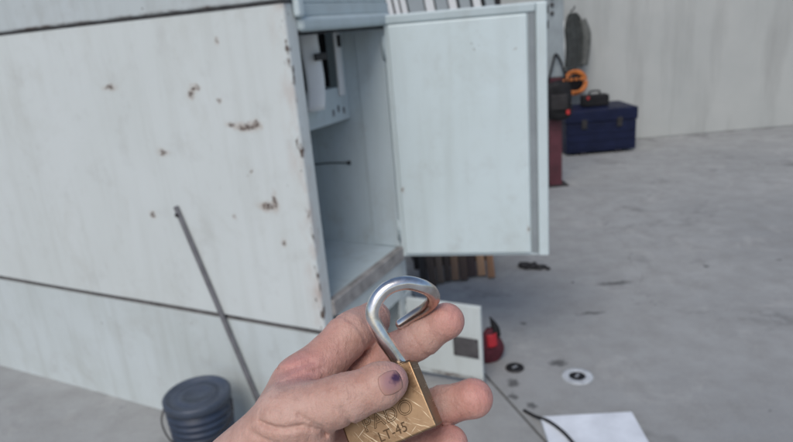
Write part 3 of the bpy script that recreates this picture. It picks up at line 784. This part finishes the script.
bvh = BVHTree.FromPolygons([v.co for v in skin_me.vertices], [p.vertices[:] for p in skin_me.polygons])
nc0 = (thumb[3][0] + ax * 5.2 + sdn * 0.0)
def nail(a, b):
    s, t = -1 + 2 * a, -1 + 2 * b
    x_, y_ = s * math.sqrt(1 - 0.40 * t * t), t * math.sqrt(1 - 0.34 * s * s)
    p = Vector((nc0 + ax * x_ * 5.0 + sdn * y_ * 4.9 + out * 25) * 0.001)
    hit = bvh.ray_cast(p, Vector(-out))[0] or p
    e = max(abs(s), abs(t))
    return hit + Vector(out) * 0.001 * (0.40 if e < 0.93 else 0.12)
link('thumbnail', grid_mesh('thumbnail', nail, 22, 22, 0.0004), mn.m, HD)

# padlock
LR, LU, LN = Vector((math.cos(rad(26.5)), math.sin(rad(26.5)), 0)), Vector((-math.sin(rad(26.5)), math.cos(rad(26.5)), 0)), Vector((0, 0, 1))
yaw = Matrix.Rotation(rad(-10), 3, LU)
LR = yaw @ LR; LN = yaw @ LN
pit = Matrix.Rotation(rad(-16.5), 3, LR)
LU = pit @ LU; LN = pit @ LN
TR = Vector(at(409.7, 360.2, 283))
LB = (TR - LU * 15.5 - LR * 21 - LN * 6.75) * 0.001
lm = Matrix((LR, LU, LN)).transposed().to_4x4(); lm.translation = LB
PK = empty('padlock')
PK.matrix_world = HAND_M @ lm
tag(PK, 'scratched brass padlock with open steel shackle held in the hand', 'padlock')
mb = NT('scratched_brass', 0.34, 1.0)
f = mb.noise(70, 5, 0.65).outputs[0]
c = mb.mix(mb.rng(f, 0.3, 0.7), (0.235, 0.145, 0.08), (0.36, 0.245, 0.15))
c = mb.mix(mb.rng(mb.noise(190, 4, 0.6).outputs[0], 0.55, 0.72, 0, 0.7), c, (0.12, 0.065, 0.035))
scr = None
for ang, sc, th0 in ((0.95, 1.0, 0.655), (0.70, 1.3, 0.67), (-0.5, 1.1, 0.71), (1.2, 0.8, 0.68)):
    rt = mb.n('ShaderNodeVectorRotate', {'Vector': mb.co(), 'Angle': ang}, rotation_type='Z_AXIS').outputs[0]
    s_ = mb.noise(1, 2, 0.5, vec=mb.scaled((60 * sc, 1500 * sc, 60), rt)).outputs[0]
    k = mb.rng(s_, th0, th0 + 0.05)
    scr = k if scr is None else mb.math('MAXIMUM', scr, k)
c = mb.mix(mb.math('MULTIPLY', scr, 0.8), c, (0.75, 0.62, 0.44))
mb.set('Base Color', c)
mb.set('Roughness', mb.rng(f, 0.3, 0.7, 0.32, 0.52))
n1 = mb.bump(f, 0.25, 0.0004)
mb.bump(scr, -0.4, 0.0003, n1)
bm = bmesh.new(); bm_box(bm, (-0.021, -0.0155, -0.00675), (0.021, 0.0155, 0.00675), 0.0009, 3)
body = link('lock_body', to_mesh(bm, 'lock_body'), mb.m, PK)
mt = NT('engraving', 0.6, 0.6); mt.set('Base Color', (0.10, 0.06, 0.03))
def engraved(name, txt, x, y, size, sx, outline):
    cu = bpy.data.curves.new(name, 'FONT')
    cu.body = txt; cu.size = size; cu.align_x = 'CENTER'; cu.align_y = 'CENTER'; cu.space_character = 1.08
    if outline: cu.fill_mode = 'NONE'
    cu.bevel_depth = 0.00013 if outline else 0.00005; cu.bevel_resolution = 1; cu.extrude = 0.00002
    tmp = bpy.data.objects.new(name, cu); COL.objects.link(tmp)
    bpy.context.view_layer.update()
    me = bpy.data.meshes.new_from_object(tmp.evaluated_get(bpy.context.evaluated_depsgraph_get()))
    bpy.data.objects.remove(tmp)
    me.materials.clear()
    o = link(name, me, mt.m, body, (x, y, 0.0068)); o.scale = (sx, 1, 1)
    return o
engraved('maker_lettering', 'PADO', 0.0014, -0.0032, 0.0090, 0.98, True)
engraved('model_lettering', 'LT-45', 0.0010, -0.0105, 0.0062, 0.90, False)
# shackle, swung open: captive leg in the body, bend, free end hanging back
inv = lm.inverted()
def L(px, py, d): return tuple(inv @ (Vector(at(px, py, d)) * 0.001))
ms = NT('worn_chrome_skin_reflection', 0.20, 1.0)
ms.set('Base Color', ms.mix(ms.rng(ms.noise(160, 4).outputs[0], 0.4, 0.7), (0.88, 0.87, 0.86), (0.66, 0.62, 0.58)))
refl_q = ms.vmath('LENGTH', ms.vmath('SUBTRACT', ms.vmath('ADD', ms.co(), ms.vmath('MULTIPLY', ms.noise(200, 3).outputs[1], (0.006, 0.006, 0.006))), tuple(Vector(L(424, 303, 306)) + Vector((0.003, 0.003, 0.003)))))  # brown reflection of the hand, painted into the chrome colour near the free end
ms.set('Base Color', ms.mix(ms.rng(refl_q, 0.019, 0.008, 0, 0.85), ms.b.inputs['Base Color'].links[0].from_socket, (0.36, 0.25, 0.20)))
ms.set('Roughness', ms.rng(ms.noise(90, 4).outputs[0], 0.3, 0.7, 0.14, 0.30))
ms.bump(ms.noise(400, 3).outputs[0], 0.1, 0.0003)
hole = Vector((0.0145, 0.0155, 0.0))
sp = [tuple(hole + Vector((0.0008, -0.008, 0))), tuple(hole + Vector((0, 0.0005, 0))), L(383, 338, 288), L(373, 318, 287), L(376, 301, 287), L(388, 288, 288), (L(405, 283, 290)), L(421, 286, 293), L(431, 292, 298), L(433, 300, 304), L(426, 308, 309), L(413, 316, 313), L(399, 325, 316)]
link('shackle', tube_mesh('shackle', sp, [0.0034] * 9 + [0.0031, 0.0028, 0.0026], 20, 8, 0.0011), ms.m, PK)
lathe('shackle_hole', [(0.0039, 0.0), (0.0052, 0.0), (0.0050, 0.0006), (0.0040, 0.0006)], mb.m, body, (hole.x, hole.y + 0.0001, 0), (rad(-90), 0, 0), n=24, close=True)
